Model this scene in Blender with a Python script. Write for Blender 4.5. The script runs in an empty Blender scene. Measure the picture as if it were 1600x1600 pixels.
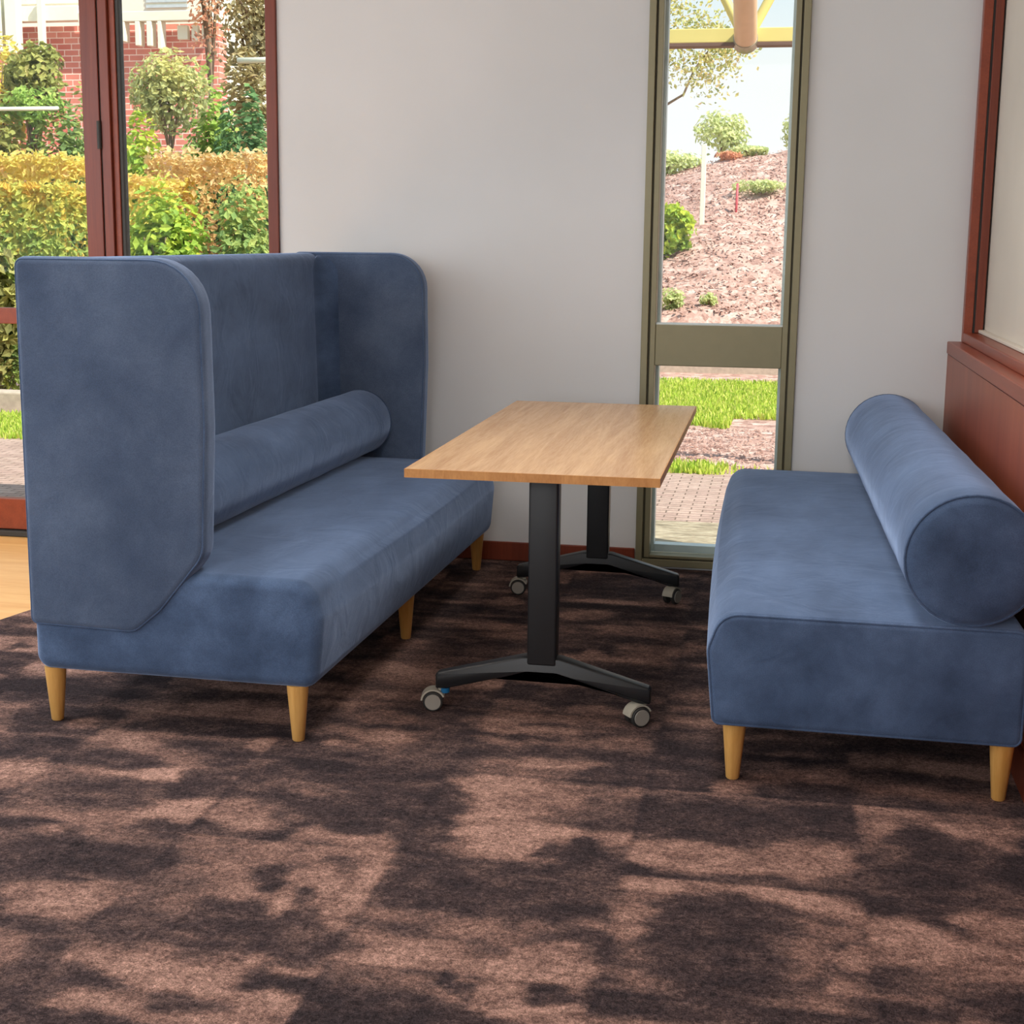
import bpy, bmesh, math, random
import numpy as np
from mathutils import Vector, Matrix
# ------------------------------------------------------------ camera
scn = bpy.context.scene
COL = scn.collection
YAW, PITCH, ROLL = .1938, .1735, .0098
_cy, _sy = math.cos(YAW), math.sin(YAW)
_F = Vector((-_sy*math.cos(PITCH), _cy*math.cos(PITCH), -math.sin(PITCH)))
_R = Vector((_cy, _sy, 0)); _U = _R.cross(_F)
_R2 = math.cos(ROLL)*_R + math.sin(ROLL)*_U
_U2 = -math.sin(ROLL)*_R + math.cos(ROLL)*_U
cd = bpy.data.cameras.new('camera'); cam = bpy.data.objects.new('camera', cd); COL.objects.link(cam)
M = Matrix((( _R2.x, _U2.x, -_F.x, 0), (_R2.y, _U2.y, -_F.y, -5.5158), (_R2.z, _U2.z, -_F.z, 1.2664), (0, 0, 0, 1)))
cam.matrix_world = M
cd.sensor_width = 36; cd.lens = 36*2231.49/1600
cd.shift_x = (800-780.19)/1600; cd.shift_y = (766.6-800)/1600
cd.clip_start = .05; cd.clip_end = 300
scn.camera = cam
# ------------------------------------------------------------ sky, sun, lamps, exposure
scn.view_settings.view_transform = 'Standard'; scn.view_settings.look = 'None'
scn.view_settings.gamma = 1; scn.view_settings.use_curve_mapping = False
scn.view_settings.exposure = 0.12
w = bpy.data.worlds.new('sky'); scn.world = w; w.use_nodes = True
nt = w.node_tree; N = nt.nodes; L = nt.links; N.clear()
tc = N.new('ShaderNodeTexCoord'); sp = N.new('ShaderNodeSeparateXYZ'); L.new(tc.outputs['Generated'], sp.inputs[0])
mp = N.new('ShaderNodeMapping'); mp.inputs['Scale'].default_value = (5, 5, 16); L.new(tc.outputs['Generated'], mp.inputs[0])
nz = N.new('ShaderNodeTexNoise'); nz.inputs['Scale'].default_value = 1.0; nz.inputs['Detail'].default_value = 6; L.new(mp.outputs[0], nz.inputs['Vector'])
rp = N.new('ShaderNodeValToRGB'); rp.color_ramp.elements[0].position = 0.0; rp.color_ramp.elements[0].color = (.97, .97, .96, 1)
rp.color_ramp.elements[1].position = .35; rp.color_ramp.elements[1].color = (.34, .60, .86, 1)
e = rp.color_ramp.elements.new(.11); e.color = (.94, .95, .95, 1)
e = rp.color_ramp.elements.new(.19); e.color = (.72, .86, .93, 1)
L.new(sp.outputs['Z'], rp.inputs[0])
cr = N.new('ShaderNodeValToRGB'); cr.color_ramp.elements[0].position = .47; cr.color_ramp.elements[1].position = .66; L.new(nz.outputs[0], cr.inputs[0])
mx = N.new('ShaderNodeMixRGB'); L.new(cr.outputs[0], mx.inputs[0]); L.new(rp.outputs[0], mx.inputs[1]); mx.inputs[2].default_value = (.97, .97, .97, 1)
bg = N.new('ShaderNodeBackground'); bg.inputs['Strength'].default_value = 1.0; L.new(mx.outputs[0], bg.inputs[0])
wo = N.new('ShaderNodeOutputWorld'); L.new(bg.outputs[0], wo.inputs[0])

def lamp(name, kind, loc, direction, energy, color, size=None, sy=None, angle=None):
    ld = bpy.data.lights.new(name, kind); ld.energy = energy; ld.color = color
    if kind == 'AREA':
        ld.shape = 'RECTANGLE'; ld.size = size; ld.size_y = sy
    if angle is not None: ld.angle = angle
    o = bpy.data.objects.new(name, ld); COL.objects.link(o); o.location = loc
    o.rotation_euler = Vector(direction).to_track_quat('-Z', 'Y').to_euler()
    return o
lamp('sun', 'SUN', (8, -4, 12), (-.60, .30, -.74), 6.6, (1, .95, .86), angle=.01)
# daylight through the tall glazing of the left wall, and through the glazed front behind the camera
lamp('window_daylight', 'AREA', (-4.55, -2.9, 1.75), (1, .06, -.38), 72, (.90, .95, 1), 3.8, 2.0)
lamp('window_daylight', 'AREA', (-2.2, -8.2, 1.9), (.02, 1, -.36), 104, (.98, .98, 1), 4.5, 2.0)
# ceiling light panels
for px, py, pw in ((-3.0, -2.2, 27), (-.45, -2.1, 19), (-1.6, -5.0, 17)):
    lamp('ceiling_panel_light', 'AREA', (px, py, 2.86), (0, 0, -1), pw, (1, .95, .88), .6, 1.2).data.spread = math.radians(115)

# ------------------------------------------------------------ helpers
rnd = random.Random(4)
def srgb(r, g, b):
    f = lambda c: ((c/255)/12.92 if c/255 <= .04045 else ((c/255+.055)/1.055)**2.4)
    return (f(r), f(g), f(b), 1)
class Mat:
    def __init__(s, name):
        s.m = bpy.data.materials.new(name); s.m.use_nodes = True; s.t = s.m.node_tree
        s.b = s.t.nodes['Principled BSDF']
    def n(s, k, **kw):
        o = s.t.nodes.new(k)
        for a, v in kw.items():
            if a in o.inputs.keys(): o.inputs[a].default_value = v
            else: setattr(o, a, v)
        return o
    def l(s, a, b): s.t.links.new(a, b)
    def coord(s, scale=(1, 1, 1), which='Object', rot=(0, 0, 0)):
        c = s.n('ShaderNodeTexCoord'); m = s.n('ShaderNodeMapping'); m.inputs['Scale'].default_value = scale; m.inputs['Rotation'].default_value = rot
        s.l(c.outputs[which], m.inputs[0]); return m.outputs[0]
    def noise(s, vec, scale, detail=3, rough=.5, dist=0):
        o = s.n('ShaderNodeTexNoise'); o.inputs['Scale'].default_value = scale; o.inputs['Detail'].default_value = detail
        o.inputs['Roughness'].default_value = rough; o.inputs['Distortion'].default_value = dist; s.l(vec, o.inputs['Vector']); return o.outputs[0]
    def ramp(s, fac, stops, interp='LINEAR'):
        o = s.n('ShaderNodeValToRGB'); c = o.color_ramp; c.interpolation = interp
        while len(c.elements) < len(stops): c.elements.new(.5)
        for el, (p, col) in zip(c.elements, stops): el.position = p; el.color = col
        s.l(fac, o.inputs[0]); return o.outputs[0]
    def mixc(s, fac, a, b, mode='MIX'):
        o = s.n('ShaderNodeMixRGB'); o.blend_type = mode
        for i, v in ((0, fac), (1, a), (2, b)):
            if hasattr(v, 'links'): s.l(v, o.inputs[i])
            else: o.inputs[i].default_value = v
        return o.outputs[0]
    def math(s, op, a, b=0.0):
        o = s.n('ShaderNodeMath'); o.operation = op
        for i, v in ((0, a), (1, b)):
            if hasattr(v, 'links'): s.l(v, o.inputs[i])
            else: o.inputs[i].default_value = v
        return o.outputs[0]
    def bump(s, h, strength, dist):
        o = s.n('ShaderNodeBump'); o.inputs['Strength'].default_value = strength; o.inputs['Distance'].default_value = dist
        s.l(h, o.inputs['Height']); s.l(o.outputs[0], s.b.inputs['Normal'])
    def base(s, c, rough=.6, metal=0, spec=.5):
        if hasattr(c, 'links'): s.l(c, s.b.inputs['Base Color'])
        else: s.b.inputs['Base Color'].default_value = c
        s.b.inputs['Roughness'].default_value = rough; s.b.inputs['Metallic'].default_value = metal
        s.b.inputs['Specular IOR Level'].default_value = spec; return s.m

def plain(name, rgb, rough=.6, metal=0, spec=.5, var=.06, scale=20):
    k = Mat(name); v = k.coord(); n = k.noise(v, scale, 3)
    c = srgb(*rgb); d = tuple(x*(1-var*2) for x in c[:3])+(1,)
    return k.base(k.ramp(n, [(.3, d), (.7, c)]), rough, metal, spec)

def fabric(name, rgb, dark, nap=(3, 1.2, 3), rot=(0, 0, 0)):
    k = Mat(name); v = k.coord(); v2 = k.coord(nap, rot=rot)
    big = k.noise(v2, 2.4, 4, .55, .15); mid = k.noise(v2, 9, 4, .6, 1.2); fine = k.noise(v, 420, 2, .6)
    f = k.math('ADD', k.math('MULTIPLY', big, .84), k.math('MULTIPLY', mid, .16))
    c = k.ramp(f, [(.33, srgb(*dark)), (.50, srgb(*[(a+b)/2 for a, b in zip(rgb, dark)])), (.67, srgb(*rgb))])
    g = k.ramp(fine, [(.3, (.80, .80, .80, 1)), (.7, (1.12, 1.12, 1.12, 1))])
    c = k.mixc(1.0, c, g, 'MULTIPLY')
    k.base(c, .88, 0, .18)
    k.b.inputs['Sheen Weight'].default_value = .85; k.b.inputs['Sheen Roughness'].default_value = .42
    k.b.inputs['Sheen Tint'].default_value = srgb(168, 190, 228)
    h = k.math('ADD', k.math('MULTIPLY', fine, .12), k.math('MULTIPLY', k.noise(v, 7, 3, .5, .8), 1.4))
    k.bump(h, .35, .012); return k.m

def wood(name, a, b, axis='y', rough=.4, scale=1.0, stretch=.06, bumpy=.05):
    k = Mat(name); s = {'x': (stretch, 1, 1), 'y': (1, stretch, 1), 'z': (1, 1, stretch)}[axis]
    v = k.coord(tuple(q*scale for q in s))
    n1 = k.noise(v, 14, 6, .62, .8); n2 = k.noise(v, 120, 3, .6)
    f = k.math('ADD', k.math('MULTIPLY', n1, .65), k.math('MULTIPLY', n2, .35))
    c = k.ramp(f, [(.34, srgb(*a)), (.64, srgb(*b))])
    k.base(c, rough, 0, .4); k.bump(f, bumpy, .003); return k.m

def link(name, me, mat, parent=None):
    o = bpy.data.objects.new(name, me); COL.objects.link(o)
    if mat is not None:
        for m in (mat if isinstance(mat, (list, tuple)) else [mat]): me.materials.append(m)
    if parent is not None: o.parent = parent
    return o
def empty(name, loc=(0, 0, 0), rz=0, parent=None):
    o = bpy.data.objects.new(name, None); COL.objects.link(o); o.location = loc; o.rotation_euler = (0, 0, rz)
    o.empty_display_size = .1
    if parent is not None: o.parent = parent
    return o
def tag(o, label, cat, group=None, kind=None):
    o['label'] = label; o['category'] = cat
    if group: o['group'] = group
    if kind: o['kind'] = kind
    return o
def struct(o): o['kind'] = 'structure'; return o

class BM:
    """collects shapes into one mesh"""
    def __init__(s): s.b = bmesh.new()
    def box(s, x0, x1, y0, y1, z0, z1, bev=0, seg=2):
        r = bmesh.ops.create_cube(s.b, size=1)
        for v in r['verts']:
            v.co = ((x0+x1)/2+v.co.x*(x1-x0), (y0+y1)/2+v.co.y*(y1-y0), (z0+z1)/2+v.co.z*(z1-z0))
        if bev: 
            es = {e for v in r['verts'] for e in v.link_edges}
            bmesh.ops.bevel(s.b, geom=list(es), offset=bev, segments=seg, affect='EDGES', profile=.5)
        return s
    def rings(s, rings, cap0=True, cap1=True):
        vs = [[s.b.verts.new(p) for p in r] for r in rings]; n = len(rings[0])
        for a, b in zip(vs, vs[1:]):
            for i in range(n): s.b.faces.new((a[i], a[(i+1) % n], b[(i+1) % n], b[i]))
        if cap0: s.b.faces.new(list(reversed(vs[0])))
        if cap1: s.b.faces.new(vs[-1])
        return s
    def lathe(s, prof, org, axis, seg=28):
        ax = Vector(axis).normalized(); q = Vector((0, 0, 1)).rotation_difference(ax); o = Vector(org)
        rr = []
        for r, h in prof:
            rr.append([o + q @ Vector((r*math.cos(2*math.pi*i/seg), r*math.sin(2*math.pi*i/seg), h)) for i in range(seg)])
        return s.rings(rr)
    def tube(s, pts, r, seg=8, closed=False):
        pts = [Vector(p) for p in pts]; n = len(pts); rr = []; up = None
        for i, p in enumerate(pts):
            if closed: d = pts[(i+1) % n]-pts[i-1]
            else: d = pts[min(i+1, n-1)]-pts[max(i-1, 0)]
            d.normalize()
            if up is None: up = d.orthogonal().normalized()
            up = (up - d*up.dot(d)).normalized(); si = d.cross(up)
            ra = r[i] if isinstance(r, (list, tuple)) else r
            rr.append([p + up*ra*math.cos(2*math.pi*k/seg) + si*ra*math.sin(2*math.pi*k/seg) for k in range(seg)])
        if closed:
            vs = [[s.b.verts.new(p) for p in q] for q in rr]
            for a in range(n):
                A, B = vs[a], vs[(a+1) % n]
                for i in range(seg): s.b.faces.new((A[i], A[(i+1) % seg], B[(i+1) % seg], B[i]))
            return s
        return s.rings(rr)
    def xform(s, M): bmesh.ops.transform(s.b, matrix=M, verts=s.b.verts); return s
    def make(s, name, mat, parent=None, smooth=False, angle=None):
        bmesh.ops.recalc_face_normals(s.b, faces=s.b.faces)
        me = bpy.data.meshes.new(name); s.b.to_mesh(me); s.b.free()
        if smooth:
            for p in me.polygons: p.use_smooth = True
            if angle:
                me.set_sharp_from_angle(angle=math.radians(angle))
        return link(name, me, mat, parent)

def round_poly(pts, rad, seg=6):
    """polygon (x,z) with rounded corners; rad a list"""
    out = []; n = len(pts)
    for i in range(n):
        p = Vector(pts[i]); a = Vector(pts[i-1]); b = Vector(pts[(i+1) % n]); r = rad[i]
        if r <= 0: out.append(tuple(p)); continue
        u = (a-p).normalized(); v = (b-p).normalized(); half = math.acos(max(-1, min(1, u.dot(v))))/2
        t = min(r/math.tan(half), (a-p).length*.49, (b-p).length*.49); r2 = t*math.tan(half)
        c = p + (u+v).normalized()*(r2/math.sin(half)); s0 = p+u*t-c; s1 = p+v*t-c
        ang = s0.angle(s1); sg = 1 if (s0.x*s1.y-s0.y*s1.x) > 0 else -1
        for k in range(seg+1):
            th = sg*ang*k/seg; out.append((c.x+s0.x*math.cos(th)-s0.y*math.sin(th), c.y+s0.x*math.sin(th)+s0.y*math.cos(th)))
    return out
def dense(poly, step=.05):
    out = []; n = len(poly)
    for i in range(n):
        a, b = poly[i], poly[(i+1) % n]; d = math.dist(a, b); k = max(1, int(d/step))
        for j in range(k): out.append((a[0]+(b[0]-a[0])*j/k, a[1]+(b[1]-a[1])*j/k))
    return out
def inset(poly, d):
    n = len(poly); area = sum(poly[i-1][0]*poly[i][1]-poly[i][0]*poly[i-1][1] for i in range(n)); sg = 1 if area > 0 else -1
    out = []
    for i in range(n):
        a, p, b = poly[i-1], poly[i], poly[(i+1) % n]
        t = Vector((b[0]-a[0], b[1]-a[1]))
        if t.length < 1e-9: out.append(p); continue
        t.normalize(); out.append((p[0]-sg*t.y*d, p[1]+sg*t.x*d))
    return out
def padded(poly, y0, y1, r, mid=8, seg=4, bulge=0.0):
    """upholstered slab: outline (x,z) swept from y0 to y1 with rounded rims; rings returned"""
    rings = []
    def ring(d, y): q = inset(poly, d) if abs(d) > 1e-6 else poly; return [(x, y, z) for x, z in q]
    for k in range(seg+1):
        a = math.pi/2*k/seg; rings.append(ring(r*(1-math.sin(a)), y0+r*(1-math.cos(a))))
    for k in range(1, mid):
        t = k/mid; rings.append(ring(-bulge*math.sin(math.pi*t), y0+r+(y1-y0-2*r)*t))
    for k in range(seg, -1, -1):
        a = math.pi/2*k/seg; rings.append(ring(r*(1-math.sin(a)), y1-r*(1-math.cos(a))))
    return rings

# ------------------------------------------------------------ materials
M_WALL = Mat('wall_paint'); _v = M_WALL.coord()
_n = M_WALL.noise(_v, 1.3, 3); _f = M_WALL.noise(M_WALL.coord((1, 1, 1)), 260, 2)
M_WALL.base(M_WALL.ramp(_n, [(.3, srgb(211, 211, 211)), (.7, srgb(218, 218, 219))]), .85, 0, .2); M_WALL.bump(_f, .08, .002); M_WALL = M_WALL.m
M_CEIL = plain('ceiling_paint', (232, 230, 226), .9)
M_CREAM = plain('cream_paint', (220, 211, 198), .85, var=.03, scale=3)
M_FAB = fabric('blue_velvet', (84, 104, 136), (56, 72, 98))
M_FABN = fabric('blue_velvet_side', (88, 102, 126), (64, 78, 102), (2, 2, 2))
M_LEG = wood('beech_leg', (196, 142, 72), (226, 176, 104), 'z', .35)
M_OAK = wood('oak_veneer', (170, 128, 88), (206, 168, 124), 'y', .27, 2.2, .05, .04)
M_OAKE = wood('oak_edge', (176, 118, 62), (204, 148, 88), 'z', .45, 2, .3)
M_RED = wood('stained_timber', (104, 44, 28), (128, 58, 36), 'z', .33, 1.2, .05)
M_REDH = wood('stained_timber_rail', (124, 54, 33), (146, 68, 42), 'y', .36, 1.2, .05)
M_DADO = wood('stained_panel', (132, 60, 34), (156, 78, 46), 'z', .38, .8, .05)
M_FLOORW = wood('timber_boards', (222, 158, 88), (242, 190, 120), 'x', .4, 1.0, .08)
M_BLACK = plain('black_metal', (36, 37, 39), .42, .2, .5, .05)
M_OLIVE = plain('olive_aluminium', (134, 127, 99), .42, .25, .4, .03)
M_OLIVED = plain('olive_gasket', (70, 64, 42), .6)
M_ALU = plain('pale_aluminium', (206, 214, 214), .4, .2)
M_DARK = plain('dark_gasket', (52, 50, 46), .6)
M_TYRE = plain('caster_tyre', (40, 38, 36), .7)
M_CAP = plain('caster_cap', (150, 144, 134), .5, 0, .4)
M_HOOD = plain('caster_hood', (174, 168, 152), .45)
M_BLUE = plain('blue_collar', (30, 110, 160), .35)
k = Mat('window_glass'); k.t.nodes.remove(k.b)
tr = k.n('ShaderNodeBsdfTransparent'); tr.inputs[0].default_value = (.96, .98, .97, 1)
gl = k.n('ShaderNodeBsdfGlossy'); gl.inputs['Roughness'].default_value = .01
fr = k.n('ShaderNodeFresnel'); fr.inputs[0].default_value = 1.16
ms = k.n('ShaderNodeMixShader'); k.l(fr.outputs[0], ms.inputs[0]); k.l(tr.outputs[0], ms.inputs[1]); k.l(gl.outputs[0], ms.inputs[2])
k.l(ms.outputs[0], k.t.nodes['Material Output'].inputs[0]); M_GLASS = k.m

# carpet: tone attribute (the woven patches) broken up by pile noise
k = Mat('patchwork_carpet'); at = k.n('ShaderNodeAttribute'); at.attribute_name = 'tone'
v = k.coord(); st = k.coord((.8, 1.2, 1))
fib = k.noise(v, 95, 4, .8, .6); fib2 = k.noise(v, 300, 2, .7); cl = k.noise(st, 13, 5, .7, .5)
t = k.math('ADD', k.math('MULTIPLY', at.outputs['Fac'], .80), k.math('MULTIPLY', k.math('SUBTRACT', cl, .5), 1.05))
t = k.math('ADD', t, k.math('MULTIPLY', k.math('SUBTRACT', fib, .5), .75))
t = k.math('ADD', k.math('MULTIPLY', t, .5), .5)
c = k.ramp(t, [(.16, srgb(58, 50, 52)), (.32, srgb(76, 63, 63)), (.46, srgb(100, 81, 77)), (.62, srgb(132, 103, 94)), (.84, srgb(172, 136, 123))])
g = k.ramp(fib2, [(.3, (.55, .55, .55, 1)), (.7, (1.35, 1.35, 1.35, 1))])
g3 = k.noise(v, 42, 3, .7)
g = k.mixc(1, g, k.ramp(g3, [(.3, (.80, .80, .80, 1)), (.7, (1.2, 1.2, 1.2, 1))]), 'MULTIPLY')
g2 = k.ramp(fib, [(.32, (.50, .49, .49, 1)), (.5, (1, 1, 1, 1)), (.68, (1.55, 1.53, 1.53, 1))])
k.base(k.mixc(1, k.mixc(1, c, g, 'MULTIPLY'), g2, 'MULTIPLY'), 1.0, 0, .05)
k.bump(k.math('ADD', fib, fib2), .9, .006); M_CARPET = k.m

k = Mat('stone_paving'); v = k.coord((1, 1, 1))
bk = k.n('ShaderNodeTexBrick'); k.l(v, bk.inputs['Vector']); bk.inputs['Scale'].default_value = 4.2
bk.inputs['Color1'].default_value = srgb(188, 160, 148); bk.inputs['Color2'].default_value = srgb(168, 138, 128); bk.inputs['Mortar'].default_value = srgb(118, 96, 84)
bk.inputs['Mortar Size'].default_value = .022; bk.inputs['Mortar Smooth'].default_value = .6; bk.inputs['Bias'].default_value = -.2
nn = k.ramp(k.noise(v, 9, 5, .7), [(.3, (.78, .76, .72, 1)), (.7, (1.08, 1.06, 1.04, 1))])
k.base(k.mixc(1, bk.outputs[0], nn, 'MULTIPLY'), .9); k.bump(k.noise(v, 30, 4), .5, .02); M_PAVE = k.m
k = Mat('rough_stone_edging'); v = k.coord((1, 3, 1))
k.base(k.ramp(k.noise(v, 9, 6, .7), [(.3, srgb(110, 98, 80)), (.5, srgb(164, 148, 124)), (.7, srgb(196, 182, 158))]), .95); k.bump(k.noise(v, 20, 4), .8, .02); M_ROUGH = k.m
k = Mat('bark_mulch'); v = k.coord((1, 1, 1)); vo = k.n('ShaderNodeTexVoronoi'); vo.inputs['Scale'].default_value = 13; k.l(v, vo.inputs['Vector'])
nn = k.noise(v, 26, 6, .75); s2 = k.n('ShaderNodeSeparateColor'); k.l(vo.outputs['Color'], s2.inputs[0])
f = k.math('ADD', k.math('MULTIPLY', nn, .7), k.math('MULTIPLY', s2.outputs[0], .3))
k.base(k.ramp(f, [(.28, srgb(134, 98, 88)), (.42, srgb(182, 140, 126)), (.60, srgb(208, 170, 156)), (.75, srgb(232, 206, 194))]), .95); k.bump(f, .7, .03); M_MULCH = k.m
k = Mat('face_brick'); v = k.coord((1, 1, 1), rot=(math.pi/2, 0, 0)); bk = k.n('ShaderNodeTexBrick'); k.l(v, bk.inputs['Vector']); bk.inputs['Scale'].default_value = 3.9
bk.inputs['Color1'].default_value = srgb(226, 150, 130); bk.inputs['Color2'].default_value = srgb(206, 118, 102); bk.inputs['Mortar'].default_value = srgb(244, 222, 208)
bk.inputs['Mortar Size'].default_value = .035; bk.inputs['Mortar Smooth'].default_value = .5; bk.inputs['Row Height'].default_value = .34; bk.inputs['Brick Width'].default_value = .9
nn = k.ramp(k.noise(v, 2.5, 4), [(.3, (.9, .86, .84, 1)), (.7, (1.15, 1.12, 1.1, 1))])
k.base(k.mixc(1, bk.outputs[0], nn, 'MULTIPLY'), .9); M_BRICK = k.m
M_WHITE = plain('cream_painted_timber', (240, 236, 214), .6, var=.03)
M_YEL = plain('yellow_painted_timber', (232, 212, 132), .5, var=.05, scale=4)
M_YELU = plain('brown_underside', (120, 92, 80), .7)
M_TAN = plain('tan_painted_tube', (226, 184, 150), .4, var=.04)
M_BARK = plain('tree_bark', (140, 116, 92), .9, var=.2)
M_CONC = plain('concrete_kerb', (196, 176, 158), .9, var=.12)
def leafmat(name, cols):
    k = Mat(name); at = k.n('ShaderNodeAttribute'); at.attribute_name = 'tint'
    n = len(cols); c = k.ramp(at.outputs['Fac'], [(i/(n-1), srgb(*q)) for i, q in enumerate(cols)])
    k.t.nodes.remove(k.b)
    d = k.n('ShaderNodeBsdfDiffuse'); t_ = k.n('ShaderNodeBsdfTranslucent'); k.l(c, d.inputs[0]); k.l(c, t_.inputs[0])
    m = k.n('ShaderNodeMixShader'); m.inputs[0].default_value = .42; k.l(d.outputs[0], m.inputs[1]); k.l(t_.outputs[0], m.inputs[2])
    k.l(m.outputs[0], k.t.nodes['Material Output'].inputs[0]); return k.m
PAL = {
 'sunny': leafmat('leaves_sunny', [(122, 142, 85), (168, 188, 100), (218, 213, 112), (240, 196, 92)]),
 'broad': leafmat('leaves_broad', [(112, 112, 75), (167, 163, 100), (213, 208, 125), (233, 200, 108)]),
 'lime': leafmat('leaves_lime', [(115, 148, 79), (167, 195, 88), (213, 220, 90), (236, 226, 80)]),
 'green': leafmat('leaves_green', [(100, 128, 87), (143, 170, 103), (188, 200, 118), (220, 213, 135)]),
 'green2': leafmat('leaves_bright', [(112, 142, 85), (158, 188, 97), (196, 215, 117), (221, 208, 142)]),
 'deep': leafmat('leaves_deep', [(84, 112, 87), (112, 148, 103), (142, 175, 112), (183, 196, 133)]),
 'gold': leafmat('leaves_gold', [(176, 156, 84), (222, 204, 104), (240, 226, 124), (244, 208, 136)]),
 'tan': leafmat('leaves_tan', [(170, 136, 96), (218, 184, 124), (238, 210, 146), (242, 214, 174)]),
 'olive': leafmat('leaves_olive', [(110, 120, 70), (160, 164, 96), (196, 194, 116), (214, 186, 130)]),
 'brown': leafmat('leaves_brown', [(138, 134, 106), (186, 174, 130), (214, 196, 146), (232, 208, 172)]),
 'pale': leafmat('leaves_pale', [(158, 167, 118), (198, 200, 138), (225, 216, 142), (235, 213, 167)]),
 'hazy': leafmat('leaves_hazy', [(175, 191, 133), (213, 220, 158), (230, 230, 175), (235, 228, 200)]),
 'grass': leafmat('grass_blades', [(140, 172, 70), (184, 206, 84), (212, 222, 104), (232, 226, 140)]),
 'rust': leafmat('leaves_rust', [(188, 128, 103), (226, 167, 135), (236, 186, 140), (240, 200, 150)]),
}

# ------------------------------------------------------------ the room
CZ = 2.9
def slab(name, x0, x1, y0, y1, z0, z1, mat, parent=None, bev=0):
    return BM().box(x0, x1, y0, y1, z0, z1, bev).make(name, mat, parent)
struct(slab('floor', -4.9, .9, -8.9, .0, -.16, -.008, M_FLOORW))
# board joints of the timber floor are in its grain; the carpet is laid on top of it
DX = .603
def carpet():
    xs = np.concatenate([np.arange(-3.9, -2.7, .06), np.arange(-2.7, DX+.005, .014)])
    ys = np.concatenate([np.arange(-8.6, -3.75, .08), np.arange(-3.75, .0001, .014)])
    xs = np.append(xs[:-1], DX-.002); ys[-1] = -.004
    X, Y = np.meshgrid(xs, ys)
    # patches read off the carpet, in metres on the floor
    def vn(x, y, seed):                     # smooth value noise
        x0, y0 = np.floor(x), np.floor(y); fx, fy = x-x0, y-y0; fx = fx*fx*(3-2*fx); fy = fy*fy*(3-2*fy)
        def r_(a, b): q = np.sin(a*12.9898+b*78.233+seed*37.7)*43758.5453; return q-np.floor(q)
        return (r_(x0, y0)*(1-fx)+r_(x0+1, y0)*fx)*(1-fy)+(r_(x0, y0+1)*(1-fx)+r_(x0+1, y0+1)*fx)*fy-.5
    X0_, Y0_ = X, Y
    wx = sum(vn(X*f+3, Y*f*1.6, f)*a for f, a in ((6, .045), (14, .045), (34, .03)))
    wy = sum(vn(X*f*.8+9, Y*f*1.6, f+.5)*a for f, a in ((6, .04), (14, .03), (34, .02)))
    tone = -.28+.7*vn(X*3.5, Y*8, 2.2)+.55*vn(X*9, Y*18, 5.2)
    T = .475; ti = np.floor((X+.745)/T); tj = np.floor((Y+2.785)/T)
    def h(a, b, s): q = np.sin(a*127.1+b*311.7+s*74.7)*43758.5453; return q-np.floor(q)
    for s in range(9):                      # weak woven streaks, different in every carpet tile
        Xs, Ys = X+wx*.8, Y+wy*.8
        cx = (ti+h(ti, tj, s))*T-.745; cy = (tj+h(ti, tj, s+20))*T-2.785
        rx = .08+.20*h(ti, tj, s+40); ry = .02+.05*h(ti, tj, s+60)
        d = ((Xs-cx)/rx)**2+((Ys-cy)/ry)**2
        tone += np.where(h(ti, tj, s+80) > .45, .5, -.35)*np.exp(-d*d*.6)
    for cx, cy, rx, ry, s in BLOBS:
        d = ((X+wx-cx)/(rx*1.10))**2+((Y+wy-cy)/(ry*1.12))**2
        wgt = .92/(1+np.exp((d-1.05)*5.5))
        own = (ti == np.floor((cx+.745)/T)) & (tj == np.floor((cy+2.785)/T))
        wgt = wgt*np.where(own, 1, .5)
        tone = tone*(1-wgt)+(s*.68 if s > 0 else s*.66)*wgt
    tone += .5*vn(X*24, Y*38, 8.8)+.25*vn(X*60, Y*80, 1.8)
    tone += .22*(h(ti, tj, 99.)-.5)
    seam = np.minimum(np.abs(((X+.745)/T+.5) % 1-.5), np.abs(((Y+2.785)/T+.5) % 1-.5))*T
    tone -= .25*np.exp(-(seam/.008)**2)
    tone = np.clip(tone, -1, 1.1)
    # the rounded boundary with the timber floor runs obliquely at the left
    edge = -2.51+(Y+1.22)*.215
    XX = np.maximum(X, edge)
    nx, ny = len(xs), len(ys)
    co = np.stack([XX, Y, np.zeros_like(X)], -1).reshape(-1, 3)
    idx = np.arange(nx*ny).reshape(ny, nx)
    keep = (X[:-1, 1:] > edge[:-1, 1:])
    f = np.stack([idx[:-1, :-1], idx[:-1, 1:], idx[1:, 1:], idx[1:, :-1]], -1)[keep]
    me = bpy.data.meshes.new('carpet'); me.from_pydata(co.tolist(), [], f.tolist())
    a = me.attributes.new('tone', 'FLOAT', 'POINT'); a.data.foreach_set('value', tone.reshape(-1).astype(np.float32))
    bm = bmesh.new(); bm.from_mesh(me)
    bmesh.ops.delete(bm, geom=[q for q in bm.verts if not q.link_faces], context='VERTS')
    bnd = [q for q in bm.edges if q.is_boundary]
    r = bmesh.ops.extrude_edge_only(bm, edges=bnd)
    for q in r['geom']:
        if isinstance(q, bmesh.types.BMVert): q.co.z = -.008
    bmesh.ops.recalc_face_normals(bm, faces=bm.faces)
    bm.to_mesh(me); bm.free()
    return link('floor_carpet', me, M_CARPET)
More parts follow.
